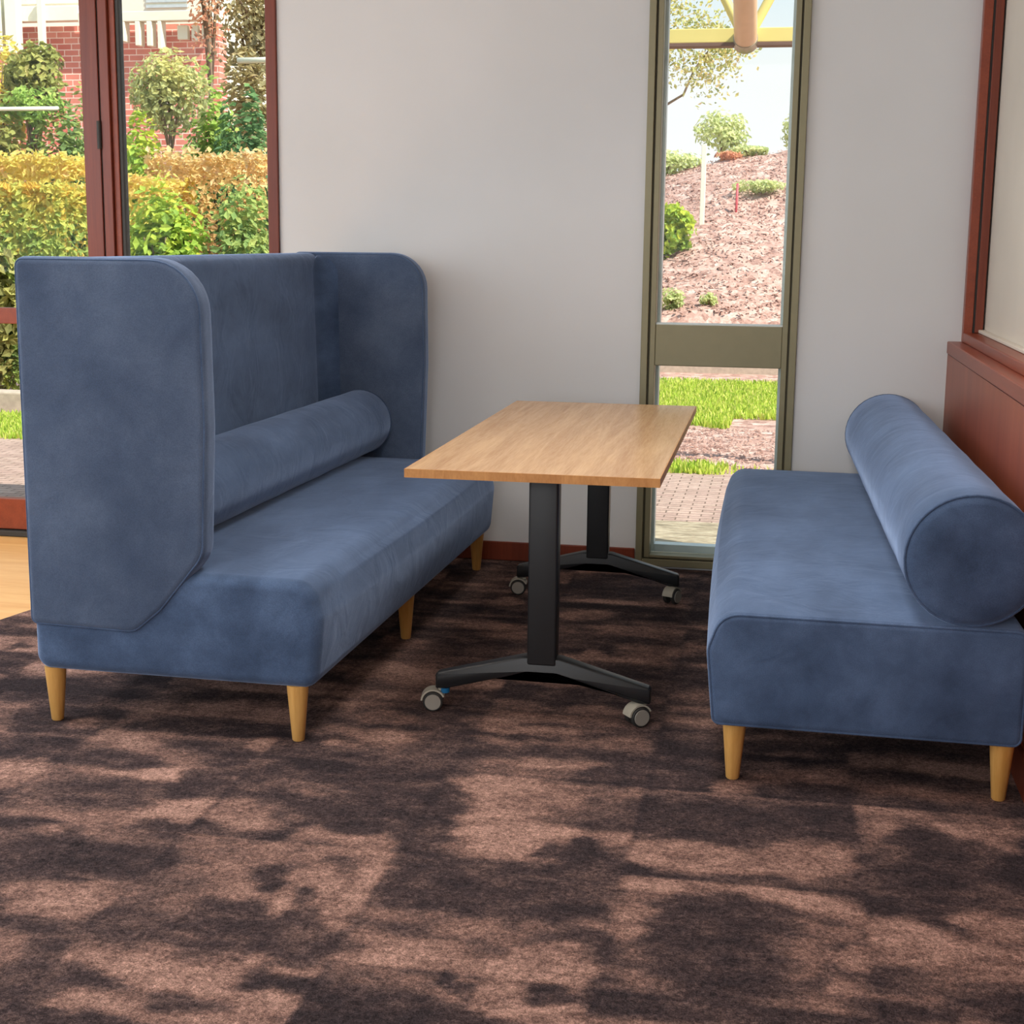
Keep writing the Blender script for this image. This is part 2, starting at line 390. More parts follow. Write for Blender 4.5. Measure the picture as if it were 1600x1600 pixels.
BLOBS = [(-0.603,-2.407,0.09,0.198,1),(-0.544,-2.637,0.069,0.13,1),(-1.741,-2.558,0.091,0.078,0.8),(-1.31,-3.128,0.129,0.074,1),(-1.134,-2.668,0.085,0.073,0.8),(-0.936,-2.724,0.083,0.048,0.7),(-0.817,-2.739,0.071,0.067,1),(-0.758,-2.985,0.035,0.14,1),(-0.892,-3.056,0.031,0.041,0.9),(-0.879,-2.877,0.024,0.086,0.8),(-1.132,-3.327,0.102,0.042,1),(-0.963,-3.352,0.089,0.063,1),(-1.101,-3.482,0.096,0.017,0.9),(-0.855,-3.278,0.022,0.042,0.8),(-0.602,-3.235,0.125,0.059,1),(-0.768,-3.306,0.045,0.025,0.7),(-0.772,-3.426,0.064,0.034,0.9),(-0.444,-3.269,0.05,0.061,0.9),(-0.507,-3.08,0.072,0.035,0.7),(-1.025,-2.877,0.146,0.142,0.3),(-1.38,-2.823,0.137,0.046,0.35),(-1.508,-2.629,0.161,0.096,-0.7),(-1.395,-2.965,0.184,0.09,-0.8),(-1.31,-2.503,0.075,0.071,-0.9),(-1.263,-2.772,0.049,0.042,-1),(-1.012,-2.758,0.027,0.047,-1),(-0.941,-2.522,0.162,0.124,-0.8),(-0.865,-2.673,0.059,0.034,-0.9),(-0.714,-2.586,0.06,0.18,-0.9),(-0.612,-2.894,0.116,0.111,-0.9),(-0.985,-3.118,0.073,0.059,-0.9),(-0.97,-2.967,0.036,0.05,-1),(-0.973,-3.256,0.046,0.044,-0.8),(-1.158,-3.195,0.066,0.119,-0.7),(-1.247,-3.409,0.061,0.104,-0.8),(-1.109,-3.533,0.126,0.029,-0.9),(-0.864,-3.022,0.028,0.036,-0.6),(-0.802,-3.207,0.052,0.053,-0.6),(-0.56,-3.394,0.139,0.048,-0.8),(-0.504,-3.282,0.024,0.034,-1),(-0.932,-3.45,0.054,0.023,-0.7),(-0.499,-2.689,0.041,0.066,0.9),(-0.153,-2.685,0.161,0.07,1),(0.103,-2.629,0.078,0.097,1),(-0.23,-2.98,0.067,0.094,0.9),(-0.363,-3.143,0.081,0.047,0.7),(-0.361,-3.229,0.073,0.055,0.9),(-0.272,-3.216,0.037,0.049,0.7),(-0.327,-3.365,0.084,0.026,0.9),(0.255,-2.952,0.093,0.082,1),(0.449,-2.858,0.061,0.052,0.9),(0.337,-3.036,0.126,0.031,0.7),(0.203,-3.049,0.046,0.027,0.9),(-0.068,-2.287,0.064,0.053,0.8),(0.133,-2.168,0.056,0.051,0.7),(0.103,-2.972,0.054,0.052,0.4),(0.491,-2.355,0.065,0.144,0.4),(-0.489,-2.46,0.059,0.083,0.5),(0.144,-3.142,0.016,0.045,0.6),(-0.362,-2.291,0.084,0.083,-0.8),(-0.083,-2.471,0.243,0.101,-0.8),(-0.366,-2.706,0.038,0.064,-1),(-0.421,-2.867,0.115,0.081,-0.6),(-0.36,-2.968,0.059,0.038,-1),(-0.059,-3.033,0.113,0.186,-0.9),(-0.257,-3.106,0.026,0.04,-0.7),(-0.239,-3.262,0.031,0.059,-1),(-0.328,-3.292,0.039,0.033,-1),(-0.028,-3.275,0.161,0.05,-0.7),(0.347,-2.575,0.07,0.166,-1),(0.265,-2.809,0.113,0.028,-1),(0.225,-3.215,0.081,0.034,-1),(0.408,-3.154,0.065,0.028,-1),(0.221,-3.119,0.09,0.03,-0.6),(0.16,-2.257,0.075,0.037,-1),(0.112,-3.133,0.022,0.021,-0.9),(0.47,-2.701,0.064,0.055,-0.8),(-0.91,-0.661,0.05,0.055,0.8),(-0.621,-0.791,0.088,0.051,0.6),(-0.916,-0.996,0.118,0.056,0.7),(-0.399,-0.932,0.127,0.071,0.5),(-0.355,-1.189,0.101,0.071,0.5),(-0.529,-1.244,0.04,0.042,0.6),(-0.69,-1.879,0.083,0.074,0.9),(-0.637,-1.978,0.135,0.04,0.8),(-0.458,-1.793,0.088,0.038,0.5),(-0.378,-2.024,0.099,0.043,0.5),(-0.584,-1.545,0.075,0.043,0.4),(-1.021,-1.449,0.058,0.053,0.4),(-0.368,-0.532,0.092,0.056,0.6),(-0.558,-0.481,0.163,0.057,-0.6),(-0.894,-1.204,0.123,0.074,-0.7),(-0.428,-1.065,0.166,0.045,-0.8),(-0.599,-1.683,0.199,0.052,-0.8),(-0.243,-1.37,0.054,0.117,-0.8),(-0.794,-2.118,0.082,0.057,-0.6),(-0.496,-2.122,0.113,0.055,-0.5),(-0.3,-2.147,0.095,0.062,-0.7),(-1.595,-2.299,0.089,0.058,0.9),(-1.759,-2.497,0.077,0.058,1),(-2.106,-1.813,0.047,0.039,0.6),(-2.329,-1.538,0.06,0.06,0.5),(-1.597,-2.042,0.104,0.066,0.5),(-1.244,-2.243,0.04,0.047,0.8),(-1.416,-2.012,0.104,0.043,0.6),(-1.767,-2.187,0.03,0.032,0.8),(-1.068,-2.17,0.041,0.024,0.9),(-1.008,-1.962,0.069,0.052,0.3),(-1.047,-2.485,0.074,0.032,0.4),(-2.427,-1.367,0.062,0.09,-0.9),(-2.301,-1.569,0.03,0.037,-0.8),(-1.882,-2.161,0.081,0.086,-1),(-1.728,-2.099,0.051,0.038,-0.9),(-1.449,-2.131,0.176,0.062,-0.8),(-1.812,-2.371,0.08,0.058,-0.8),(-1.533,-2.41,0.11,0.049,-0.9),(-1.281,-2.354,0.039,0.058,-1),(-1.043,-2.3,0.063,0.044,-0.7),(-0.875,-2.32,0.077,0.051,-0.6)]
struct(carpet())
ov = .18
struct(slab('ceiling', -5.1, 1.1, -9.1, .22, CZ, CZ+.2, M_CEIL))
# back wall with its two openings
b = BM()
b.box(-1.985, -.532, 0, ov, -.06, CZ); b.box(.055, .9, 0, ov, -.06, CZ)
b.box(-.532, .055, 0, ov, 2.72, CZ); b.box(-4.9, -4.5, 0, ov, -.06, CZ); b.box(-4.5, -1.985, 0, ov, 2.6, CZ)
b.box(-.532, .055, 0.0, ov, -.06, .008)
struct(b.make('wall_back', M_WALL))
# left wall: low sill, head and two piers around big glazing; rear wall the same
b = BM(); b.box(-4.9, -4.75, -8.9, 0, -.06, .5); b.box(-4.9, -4.75, -8.9, 0, 2.65, CZ)
for y in (-8.9, -5.6, -.45): b.box(-4.9, -4.75, y, y+(.45 if y > -8 else .3), .5, 2.65)
struct(b.make('wall_left', M_WALL))
b = BM(); b.box(-4.75, .75, -8.9, -8.75, -.06, .7); b.box(-4.75, .75, -8.9, -8.75, 2.65, CZ); b.box(-4.75, -3.9, -8.9, -8.75, .7, 2.65); b.box(.2, .75, -8.9, -8.75, .7, 2.65)
struct(b.make('wall_front', M_WALL))
win = struct(empty('window_4', (-4.82, -2.5, .5)))
o = slab('glass', -.005, .005, -3.1+.02, 2.05, 0, 2.15, M_GLASS, win)
win = struct(empty('window_5', (-1.8, -8.82, .7)))
o = slab('glass', -2.1, 2.0, -.005, .005, 0, 1.95, M_GLASS, win)

# baseboard of the back wall
struct(BM().box(-1.98, -.535, -.014, 0, 0, .076, .004).make('baseboard_back', M_RED))
# right wall: timber dado, cap, glazed partition above
b = BM(); b.box(DX, .78, -8.9, 0, -.008, .868); struct(b.make('wall_right', M_DADO))
struct(BM().box(DX-.004, .78, -8.9, 0, .870, .915, .004).make('trim_dado', M_REDH))
struct(BM().box(DX-.012, DX, -8.75, -.02, 0, .09, .003).make('baseboard_right', M_RED))
w3 = struct(empty('window_3', (.71, 0, .915)))
def rel(o_, fr): return o_
PX, PZ = .71, .915
def sub(name, x0, x1, y0, y1, z0, z1, mat, par, ox, oy, oz, bev=0):
    return BM().box(x0-ox, x1-ox, y0-oy, y1-oy, z0-oz, z1-oz, bev).make(name, mat, par)
sub('frame_post', .648, .679, -.05, 0, .915, 2.85, M_REDH, w3, PX, 0, PZ, .002)
sub('groove', .679, .687, -.040, 0, .95, 2.85, M_DARK, w3, PX, 0, PZ)
sub('frame_post', .687, .716, -.048, 0, .95, 2.85, M_RED, w3, PX, 0, PZ, .002)
sub('bottom_rail', .648, .716, -3.9, -.05, .915, .950, M_REDH, w3, PX, 0, PZ, .004)
sub('glazing_bead', .700, .722, -3.9, -.05, .951, .962, M_CREAM, w3, PX, 0, PZ, .002)
sub('backed_pane', .7225, .7265, -3.9, -.0, .950, 2.85, M_CREAM, w3, PX, 0, PZ)
sub('frame_post', .648, .716, -3.98, -3.9, .915, 2.85, M_REDH, w3, PX, 0, PZ, .002)
b = BM(); b.box(.76, .9, -3.98, 0, .915, CZ); b.box(.648, .9, -8.9, -3.98, .915, CZ); b.box(.648, .76, -3.98, 0, 2.85, CZ)
struct(b.make('wall_partition', M_CREAM))

# olive framed slot window
w1 = struct(empty('window_1', (-.24, 0, .008))); ox, oz = -.24, .008
def P1(name, x0, x1, y0, y1, z0, z1, mat, bev=0): return sub(name, x0, x1, y0, y1, z0, z1, mat, w1, ox, 0, oz, bev)
X0, X1, Z0, Z1 = -.531, .054, .010, 2.71
b = BM()
def ringframe(b, x0, x1, z0, z1, t, tb, y0, y1, bev=.002):
    x0 -= ox; x1 -= ox; z0 -= oz; z1 -= oz
    b.box(x0, x0+t, y0, y1, z0, z1, bev); b.box(x1-t, x1, y0, y1, z0, z1, bev); b.box(x0+t, x1-t, y0, y1, z0, z0+tb, bev); b.box(x0+t, x1-t, y0, y1, z1-tb, z1, bev)
ringframe(b, X0, X1, Z0, Z1, .026, .028, -.022, .07); b.make('outer_frame', M_OLIVE, w1)
b = BM(); ringframe(b, X0+.026, X1-.026, Z0+.028, Z1-.028, .007, .005, -.004, .06, 0); b.make('groove', M_OLIVED, w1)
b = BM(); ringframe(b, X0+.033, X1-.033, Z0+.033, Z1-.033, .021, .011, -.014, .05); b.make('inner_frame', M_OLIVE, w1)
P1('transom', X0+.054, X1-.054, -.012, .05, .798, .955, M_OLIVE, .003)
P1('transom_bead', X0+.054, X1-.054, .0, .045, .955, .961, M_ALU)
b = BM(); ringframe(b, X0+.05, X1-.05, Z0+.040, Z1-.04, .014, .03, .075, .13); b.make('outside_sash', M_ALU, w1)
P1('glass', X0+.05, X1-.05, .028, .032, Z0+.04, Z1-.04, M_GLASS)

# glazed timber doors at the left
d1 = struct(empty('door_1', (-3.6, 0, 0))); ox, oz = -3.6, 0
def PD(par, name, x0, x1, y0, y1, z0, z1, mat, bev=.003): return sub(name, x0, x1, y0, y1, z0, z1, mat, par, ox, 0, oz, bev)
PD(d1, 'stile', -2.812, -2.740, -.01, .04, .004, 2.58, M_RED)
PD(d1, 'stile', -4.45, -4.36, -.01, .04, .004, 2.58, M_RED)
PD(d1, 'middle_rail', -4.36, -2.812, -.008, .038, .902, .968, M_REDH)
PD(d1, 'bottom_rail', -4.36, -2.812, -.008, .038, .022, .155, M_REDH)
PD(d1, 'threshold', -4.45, -2.65, -.03, .06, -.006, .018, M_DARK)
PD(d1, 'top_rail', -4.36, -2.812, -.008, .038, 2.48, 2.58, M_REDH)
PD(d1, 'glass', -4.37, -2.80, .013, .017, .15, 2.5, M_GLASS, 0)
BM().lathe([(.0, 0), (.009, .0), (.009, .11), (0, .11)], (-2.741+3.6, -.014, 1.615), (0, 0, 1), 12).make('hinge', M_DARK, d1, True, 40)
PD(d1, 'seal', -2.740, -2.7335, .0, .03, .02, 2.58, M_DARK, 0)
w2 = struct(empty('window_2', (-2.33, 0, 0))); ox = -2.33
def PW(*a, bev=.003): return sub(*a, w2, ox, 0, 0, bev)
PW('post', -2.733, -2.694, -.01, .05, .0, 2.6, M_RED)
PW('post_return', -2.694, -2.668, .006, .05, .0, 2.6, M_REDH)
PW('seal', -2.668, -2.652, .012, .05, .02, 2.58, M_DARK)
PW('post', -2.030, -1.986, -.012, .06, 0, 2.6, M_RED)
PW('bottom_rail', -2.652, -2.03, -.008, .04, 0, .155, M_REDH)
PW('top_rail', -2.652, -2.03, -.008, .04, 2.5, 2.6, M_REDH)
PW('glass', -2.655, -2.028, .02, .024, .15, 2.5, M_GLASS, bev=0)
struct(BM().box(-4.5, -4.45, -.02, .06, 0, 2.6).make('trim_1', M_RED))

# ceiling light panels (above the frame)
lp = None
for i, (px, py) in enumerate(((-3.0, -2.2), (-.45, -2.1), (-1.6, -5.0))):
    e_ = empty('ceiling_light', (px, py, CZ)); tag(e_, ('flat ceiling light panel nearest the timber doors', 'flat ceiling light panel above the table', 'flat ceiling light panel over the open carpet')[i], 'ceiling light', 'ceiling light panels')
    b = BM(); 
    for q in ((-.33, -.30, -.62, .62), (.30, .33, -.62, .62)): b.box(*q, -.03, 0)
    for q in ((-.3, .3, -.62, -.60), (-.3, .3, .60, .62)): b.box(*q, -.03, 0)
    b.make('frame', M_ALU, e_)

# ------------------------------------------------------------ sofas
def leg(par, x, y, top=.150, h=None):
    return BM().lathe([(0, 0), (.0135, 0), (.0160, .003), (.0285, top), (0, top)], (x, y, 0), (0, 0, 1), 24).make('leg', M_LEG, par, True, 40)
def piping(par, poly, y, r=.0028, mat=None, shift=0):
    q = inset(poly, shift) if shift else poly
    return BM().tube([(x, y, z) for x, z in q], r, 6, True).make('piping', mat or M_FAB, par, True)
def bolster(par, cx, cz, r, y0, y1, end_soft, name='bolster', sag=0.0):
    prof = [(0, 0), (r*.5, -.002), (r*.86, .001), (r*.965, .010), (r, .024)]
    n = 14; Lh = y1-y0
    for i in range(1, n): prof.append((r*(1+.006*math.sin(i*2.3)), .024+(Lh-.048)*i/n))
    s_ = end_soft
    prof += [(r, Lh-.024), (r*.965, Lh-.010), (r*.86, Lh-.001), (r*.5, Lh+.002), (0, Lh)]
    b = BM(); seg = 48; rr = []
    for rad, h_ in prof:
        rr.append([(cx+rad*math.cos(2*math.pi*i/seg), y0+h_, cz+rad*math.sin(2*math.pi*i/seg)) for i in range(seg)])
    b.rings(rr); o = b.make(name, M_FAB, par, True, 60)
    for yy in (y0+.012, y1-.012):
        BM().tube([(cx+(r*.985)*math.cos(2*math.pi*i/40), yy, cz+(r*.985)*math.sin(2*math.pi*i/40)) for i in range(40)], .0034, 6, True).make('piping', M_FAB, o, True)
    return o

def high_sofa():
    cx, cy = -1.48, -1.185
    root = empty('booth_sofa', (cx, cy, 0), -.0149)
    tag(root, 'blue velvet high-backed booth sofa with side wings and conical beech legs', 'sofa')
    S = Matrix.Translation((-cx, -cy, 0))
    # seat block, crowned on top
    pr = [(-1.872, .146), (-1.096, .146), (-1.080, .33), (-1.104, .425), (-1.872, .425)]
    poly = dense(round_poly(pr, [.042, .045, .07, .085, .042], 9), .045)
    b = BM().rings(padded(poly, -2.215, -.158, .030, 22, 6, 0))
    for v_ in b.b.verts:
        if v_.co.z > .36:
            t = max(0, min(1, (v_.co.y+2.213)/2.05)); u = max(0, min(1, (v_.co.x+1.872)/.78))
            v_.co.z += .030*min(1, math.sin(math.pi*t)*2.2)*math.sin(math.pi*min(1, u*.9+.1))*(v_.co.z-.36)/.06
        if v_.co.x > -1.13 and .2 < v_.co.z < .40:
            t = max(0, min(1, (v_.co.y+2.213)/2.05)); v_.co.x += .016*math.sin(math.pi*t)
    b.xform(S); b.make('seat', M_FAB, root, True, 50)
    # near-end piping on the seat's end face
    top = [p for p in poly]
    o = BM().tube([(x-cx, -2.206-cy, z) for x, z in inset(poly, .0155)], .0018, 6, True).make('piping', M_FAB, root, True)
    # backrest
    pb = [(-1.872, .40), (-1.752, .40), (-1.768, 1.212), (-1.872, 1.212)]
    pol = dense(round_poly(pb, [.01, .01, .045, .035], 6), .06)
    b = BM().rings(padded(pol, -2.205, -.165, .03, 16, 4)); b.xform(S); b.make('backrest', M_FAB, root, True, 50)
    # wings
    def wing(y0, y1, sx=0.0, lo=0.0):
        # outline in x,z : rises from the seam, round front corner at the top
        A = [(-1.876, .268), (-1.580, .262), (-1.505, .325), (-1.432+lo, .415-lo*.6), (-1.384+sx, .475-lo*1.2), (-1.370+sx, .80), (-1.376+sx, 1.216), (-1.876, 1.216)]
        q = dense(round_poly(A, [.024, .06, .10, .12, .09, .4, .135, .026], 9), .05)
        b = BM().rings(padded(q, y0, y1, .020, 3, 5)); b.xform(S)
        w_ = b.make('side_wing', M_FABN, root, True, 50)
        for yy in (y0+.006, y1-.006):
            BM().tube([(x-cx, yy-cy, z) for x, z in inset(q, .0065)], .0028, 6, True).make('piping', M_FAB, w_, True)
        return w_
    wing(-2.224, -2.150); wing(-.222, -.148, .022, .055)
    # padded inner corners where back and wings meet
    for y, s in ((-2.150, 1), (-.222, -1)):
        b = BM(); rr = []
        for z in (.42, .6, .8, 1.0, 1.15, 1.19, 1.203):
            f_ = 1 if z < 1.17 else (.6 if z < 1.2 else .1)
            R_ = .075*f_; x_ = -1.768-.012*(1-(z-.4)/.8)*-1
            ring = [(-1.79, y-s*.02, z)]
            for k_ in range(9):
                a = math.pi/2*k_/8
                ring.append((x_+R_-R_*math.sin(a), y+s*(R_-R_*math.cos(a)), z))
            rr.append(ring)
        b.rings(rr); b.xform(S); b.make('corner_pad', M_FAB, root, True, 60)
    bo = empty('tmp')
    bpy.data.objects.remove(bo)
    o = bolster(root, -1.598-cx, .572-cz0, .122, -2.145-cy, -.226-cy, .05)
    for x, y in ((-1.832, -2.178), (-1.157, -2.180), (-1.148, -1.20), (-1.146, -.195), (-1.832, -1.2), (-1.832, -.195)):
        leg(root, x-cx, y-cy)
    return root
cz0 = 0.0
high_sofa()

def low_sofa():
    cx, cy = .195, -1.14
    root = empty('backless_sofa', (cx, cy, 0), .0205)
    tag(root, 'low blue velvet bench sofa with a round bolster back against the timber dado', 'sofa')
    S = Matrix.Translation((-cx, -cy, 0))
    pr = [(-.148, .146), (.553, .138), (.556, .412), (-.136, .419), (-.166, .33)]
    poly = dense(round_poly(pr, [.022, .022, .03, .065, .06], 7), .045)
    b = BM().rings(padded(poly, -2.252, -.035, .016, 22, 4, 0))
    for v_ in b.b.verts:
        if v_.co.z > .36:
            t = max(0, min(1, (v_.co.y+2.252)/2.2)); u = max(0, min(1, (v_.co.x+.166)/.72))
            v_.co.z += .022*min(1, math.sin(math.pi*t)*2.5)*math.sin(math.pi*min(1, u*.9+.1))*(v_.co.z-.36)/.06
        if v_.co.x < -.12 and .18 < v_.co.z < .40:
            t = max(0, min(1, (v_.co.y+2.252)/2.2)); v_.co.x -= .012*math.sin(math.pi*t)
    b.xform(S); b.make('seat', M_FAB, root, True, 50)
    BM().tube([(x-cx, -2.247-cy, z) for x, z in inset(poly, .004)], .0034, 6, True).make('piping', M_FAB, root, True)
    bolster(root, .421-cx, .566, .152, -2.250-cy, -.045-cy, .05)
    for x, y in ((-.094, -2.20), (.515, -2.215), (-.10, -1.14), (.515, -1.14), (-.10, -.10), (.515, -.10)):
        leg(root, x-cx, y-cy, .143)
    return root
low_sofa()

# ------------------------------------------------------------ table
def table():
    TX, TY, H = -.609, -1.228, .692
    root = empty('meeting_table', (TX, TY, 0), .006)
    tag(root, 'oak veneer meeting table on black T legs with casters, between the two blue sofas', 'table')
    hx, hy, tt = .325, .812, .022
    BM().box(-hx+.002, hx-.002, -hy+.002, hy-.002, H-tt, H, 0).make('tabletop', M_OAK, root)
    b = BM(); e = .0022
    b.box(-hx, hx, -hy, -hy+e, H-tt-.0005, H-.0004); b.box(-hx, hx, hy-e, hy, H-tt-.0005, H-.0004)
    b.box(-hx, -hx+e, -hy+e, hy-e, H-tt-.0005, H-.0004); b.box(hx-e, hx, -hy+e, hy-e, H-tt-.0005, H-.0004)
    b.make('edge_band', M_OAKE, root)
    # under-frame
    b = BM(); b.box(-.025, .025, -.66, .70, H-tt-.04, H-tt-.0006, .003); b.make('support_beam', M_BLACK, root)
    for yc, xo in ((-.637, .012), (.693, -.002)):
        b = BM(); b.box(-.15+xo, .15+xo, yc-.03, yc+.03, H-tt-.014, H-tt-.0007, .003); b.make('top_bracket', M_BLACK, root)
        b = BM(); b.box(-.039+xo, .039+xo, yc-.028, yc+.028, .15, H-tt-.012, .006, 3); b.make('column', M_BLACK, root, True, 40)
        # foot: shallow inverted V
        prof = [(-.292, .064), (-.292, .104), (-.286, .109), (-.050, .170), (.050, .170), (.286, .104), (.292, .099), (.292, .060), (.262, .060), (.040, .126), (-.040, .126), (-.262, .066)]
        prof = round_poly(prof, [.004, .006, .004, .03, .03, .004, .006, .004, .01, .04, .04, .01], 4)
        rr = []
        def sec(y, d): return [(x+xo, y, z) for x, z in (inset(prof, d) if d else prof)]
        for y, d in ((yc-.026, .005), (yc-.023, .001), (yc-.019, 0), (yc+.019, 0), (yc+.023, .001), (yc+.026, .005)): rr.append(sec(y, d))
        b = BM(); b.rings(rr)
        for v_ in b.b.verts:   # narrower towards the ends
            t = min(1, abs(v_.co.x-xo)/.29); v_.co.y = yc+(v_.co.y-yc)*(1-.28*t)
        b.make('foot', M_BLACK, root, True, 45)
    # casters: stem > twin wheels with caps and a hood
    def caster(x, y, ang, blue=False):
        c_ = empty('caster', (x, y, 0), ang, root)
        BM().lathe([(0, .052), (.008, .052), (.008, .0585), (0, .0585)], (0, 0, .004), (0, 0, 1), 14).make('stem', M_HOOD, c_, True, 40)
        if blue: BM().lathe([(0, .046), (.0125, .046), (.0135, .060), (0, .060)], (.012, 0, .0035), (0, 0, 1), 16).make('collar', M_BLUE, c_, True, 40)
        r = .0275; off = -.020
        for s in (-1, 1):
            BM().lathe([(0, 0), (r*.9, 0), (r, .003), (r, .012), (r*.9, .015), (0, .015)], (off, s*.016-.0075, r), (0, 1, 0), 28).make('wheel', M_TYRE, c_, True, 40)
            y_ = s*.016+(.0075 if s > 0 else -.0105)
            BM().lathe([(0, 0), (r*.78, 0), (r*.80, .0015), (r*.78, .003), (0, .003)], (off, y_, r), (0, 1, 0), 28).make('wheel_cap', M_CAP, c_, True, 40)
        rr = []; prof2 = []
        n = 12
        for k_ in range(n+1):
            a = math.radians(25+k_*150/n); prof2.append((off+(r+.0065)*math.cos(a), r+(r+.0065)*math.sin(a)))
        for k_ in range(n, -1, -1):
            a = math.radians(25+k_*150/n); prof2.append((off+(r+.002)*math.cos(a), r+(r+.002)*math.sin(a)))
        for y_ in (-.020, .020): rr.append([(x_, y_, z_) for x_, z_ in prof2])
        BM().rings(rr).make('hood', M_HOOD, c_, True, 40)
        BM().box(off+.003, .006, -.004, .004, .012, .060, .002).make('bracket', M_TYRE, c_)
        return c_
    def place(wx, wy, ang, blue=False): return caster(wx-TX, wy-TY, ang, blue)
    place(-.878, -1.865, math.radians(10), True)
    place(-.322, -1.868, math.radians(35))
    place(-.878, -.535, math.radians(5))
    place(-.332, -.535, math.radians(62))
    return root
table()

# ------------------------------------------------------------ outdoors
G = -.07
struct(slab('ground', -30, 30, 9.3, 60, G-.4, G-.02, M_MULCH))
struct(slab('ground_bed', -3.4, 8, 2.9, 9.8, G-.4, G-.004, M_MULCH))
struct(slab('ground_soil', -30, -3.4, 4.4, 9.3, G-.4, G-.004, M_MULCH))
struct(slab('paving', -14, -2.0, .18, 4.4, G-.3, G, M_PAVE))
struct(slab('paving_right', -2.0, 6, 1.32, 2.9, G-.3, G, M_PAVE))
struct(slab('paving_edge', -2.0, 6, .18, 1.32, G-.3, G+.004, M_ROUGH))

def hill():
    xs = np.linspace(-3.4, 9, 90); ys = np.concatenate([np.linspace(9.55, 10, 5), np.linspace(10.08, 16.4, 90), np.linspace(16.6, 24, 12)])
    rs = np.random.RandomState(3); X, Y = np.meshgrid(xs, ys)
    yy = np.clip(Y, 10, 16.2); Z = .46+(yy-10)*(.296+.034*(X+1.8).clip(-1, 3))
    Z = np.where(Y < 10, G+(Y-9.55)/.45*(.46-G), Z); Z = np.where(Y > 16.2, Z-(Y-16.2)*.25, Z)
    Z += (rs.rand(*Z.shape)-.5)*.05*(Y > 10)
    Z += .08*np.sin(X*2.1+Y*1.3)*np.sin(Y*1.1-X)*(Y > 10)
    co = np.stack([X, Y, Z], -1).reshape(-1, 3); ny, nx = X.shape; idx = np.arange(nx*ny).reshape(ny, nx)
    f = np.stack([idx[:-1, :-1], idx[:-1, 1:], idx[1:, 1:], idx[1:, :-1]], -1).reshape(-1, 4)
    me = bpy.data.meshes.new('hill'); me.from_pydata(co.tolist(), [], f.tolist())
    for p in me.polygons: p.use_smooth = True
    return link('ground_slope', me, M_MULCH)
struct(hill())
def hz(x, y):
    yy = min(max(y, 10), 16.2); z = .46+(yy-10)*(.296+.034*min(3, max(-1, x+1.8))); z += .08*math.sin(x*2.1+y*1.3)*math.sin(y*1.1-x)
    return z
def chips():
    rs = np.random.RandomState(8); V = []; F = []
    for i in range(9000):
        if i < 6000: x = rs.uniform(-2.6, 1.2); y = rs.uniform(10, 16.2); z = hz(x, y)+.01
        else: x = rs.uniform(-1.6, .9); y = rs.uniform(2.95, 4.9); z = G+.004
        l_, w_ = rs.uniform(.02, .06), rs.uniform(.010, .022); a = rs.uniform(0, 6.28); t = rs.uniform(-.5, .5)
        if i >= 6000: l_ *= .6; w_ *= .6; t *= .5
        c, s = math.cos(a), math.sin(a); n = len(V)
        for u, v_, hh in ((-1, -1, 0), (1, -1, 0), (1, 1, 0), (-1, 1, 0), (-.8, -.7, 1), (.8, -.7, 1), (.8, .7, 1), (-.8, .7, 1)):
            px, py = u*l_/2, v_*w_/2; V.append((x+c*px-s*py, y+s*px+c*py, z+hh*w_*.5+px*t))
        F += [(n+4, n+5, n+6, n+7), (n, n+1, n+5, n+4), (n+1, n+2, n+6, n+5), (n+2, n+3, n+7, n+6), (n+3, n, n+4, n+7)]
    me = bpy.data.meshes.new('bark_chips'); me.from_pydata(V, [], F)
    return link('bark_chips', me, M_MULCH)
tag(chips(), 'pale pinkish bark chips scattered over the slope outside the slot window', 'bark chips', kind='stuff')

def blades(name, x0, x1, y0, y1, n, h, seed, zf=None, mask=None):
    rs = np.random.RandomState(seed); V = []; F = []; T = []
    while len(F) < n:
        x = rs.uniform(x0, x1); y = rs.uniform(y0, y1)
        if mask and not mask(x, y, rs): continue
        z = zf(x, y) if zf else G
        a = rs.uniform(0, 6.28); hh = h*rs.uniform(.5, 1.2); w_ = .006+.006*rs.rand(); l = rs.uniform(0, .6)*hh; k_ = len(V)
        c, s = math.cos(a), math.sin(a); b_ = rs.uniform(0, 6.28)
        V += [(x-c*w_, y-s*w_, z), (x+c*w_, y+s*w_, z), (x+c*w_*.3+l*math.cos(b_), y+s*w_*.3+l*math.sin(b_), z+hh), (x-c*w_*.3+l*math.cos(b_), y-s*w_*.3+l*math.sin(b_), z+hh)]
        F.append((k_, k_+1, k_+2, k_+3)); T += [rs.rand()]*4
    me = bpy.data.meshes.new(name); me.from_pydata(V, [], F); a_ = me.attributes.new('tint', 'FLOAT', 'POINT'); a_.data.foreach_set('value', T)
    return link(name, me, PAL['grass'])
def gmask(x, y, rs): return y > 5.15+.25*math.sin(x*3)+.15*math.sin(x*9+1)-(.0) and not (x > -.35 and y < 5.55)
tag(blades('grass', -1.9, 1.4, 4.9, 8.3, 30000, .055, 1, None, gmask), 'bright green strip of grass across the lower pane of the slot window', 'grass', kind='stuff')
tag(blades('grass', -7.2, -4.2, 3.1, 4.25, 14000, .05, 2), 'green strip of grass in front of the kerb beyond the timber door', 'grass', kind='stuff')
tag(blades('weeds', -1.2, .6, 2.80, 3.08, 520, .05, 3, None, lambda x, y, rs: rs.rand() < math.exp(-((x+.48)/.13)**2)+.03), 'sparse weeds along the far edge of the paving outside the slot window', 'weeds', kind='stuff')
kb = BM(); 
for i in range(9): kb.box(-8.6+i*.62, -8.6+i*.62+.605, 4.42, 4.60, G-.1, G+.16, .015)
tag(kb.make('kerb', M_CONC), 'low stone kerb edging the hedge bed beyond the timber door', 'kerb')
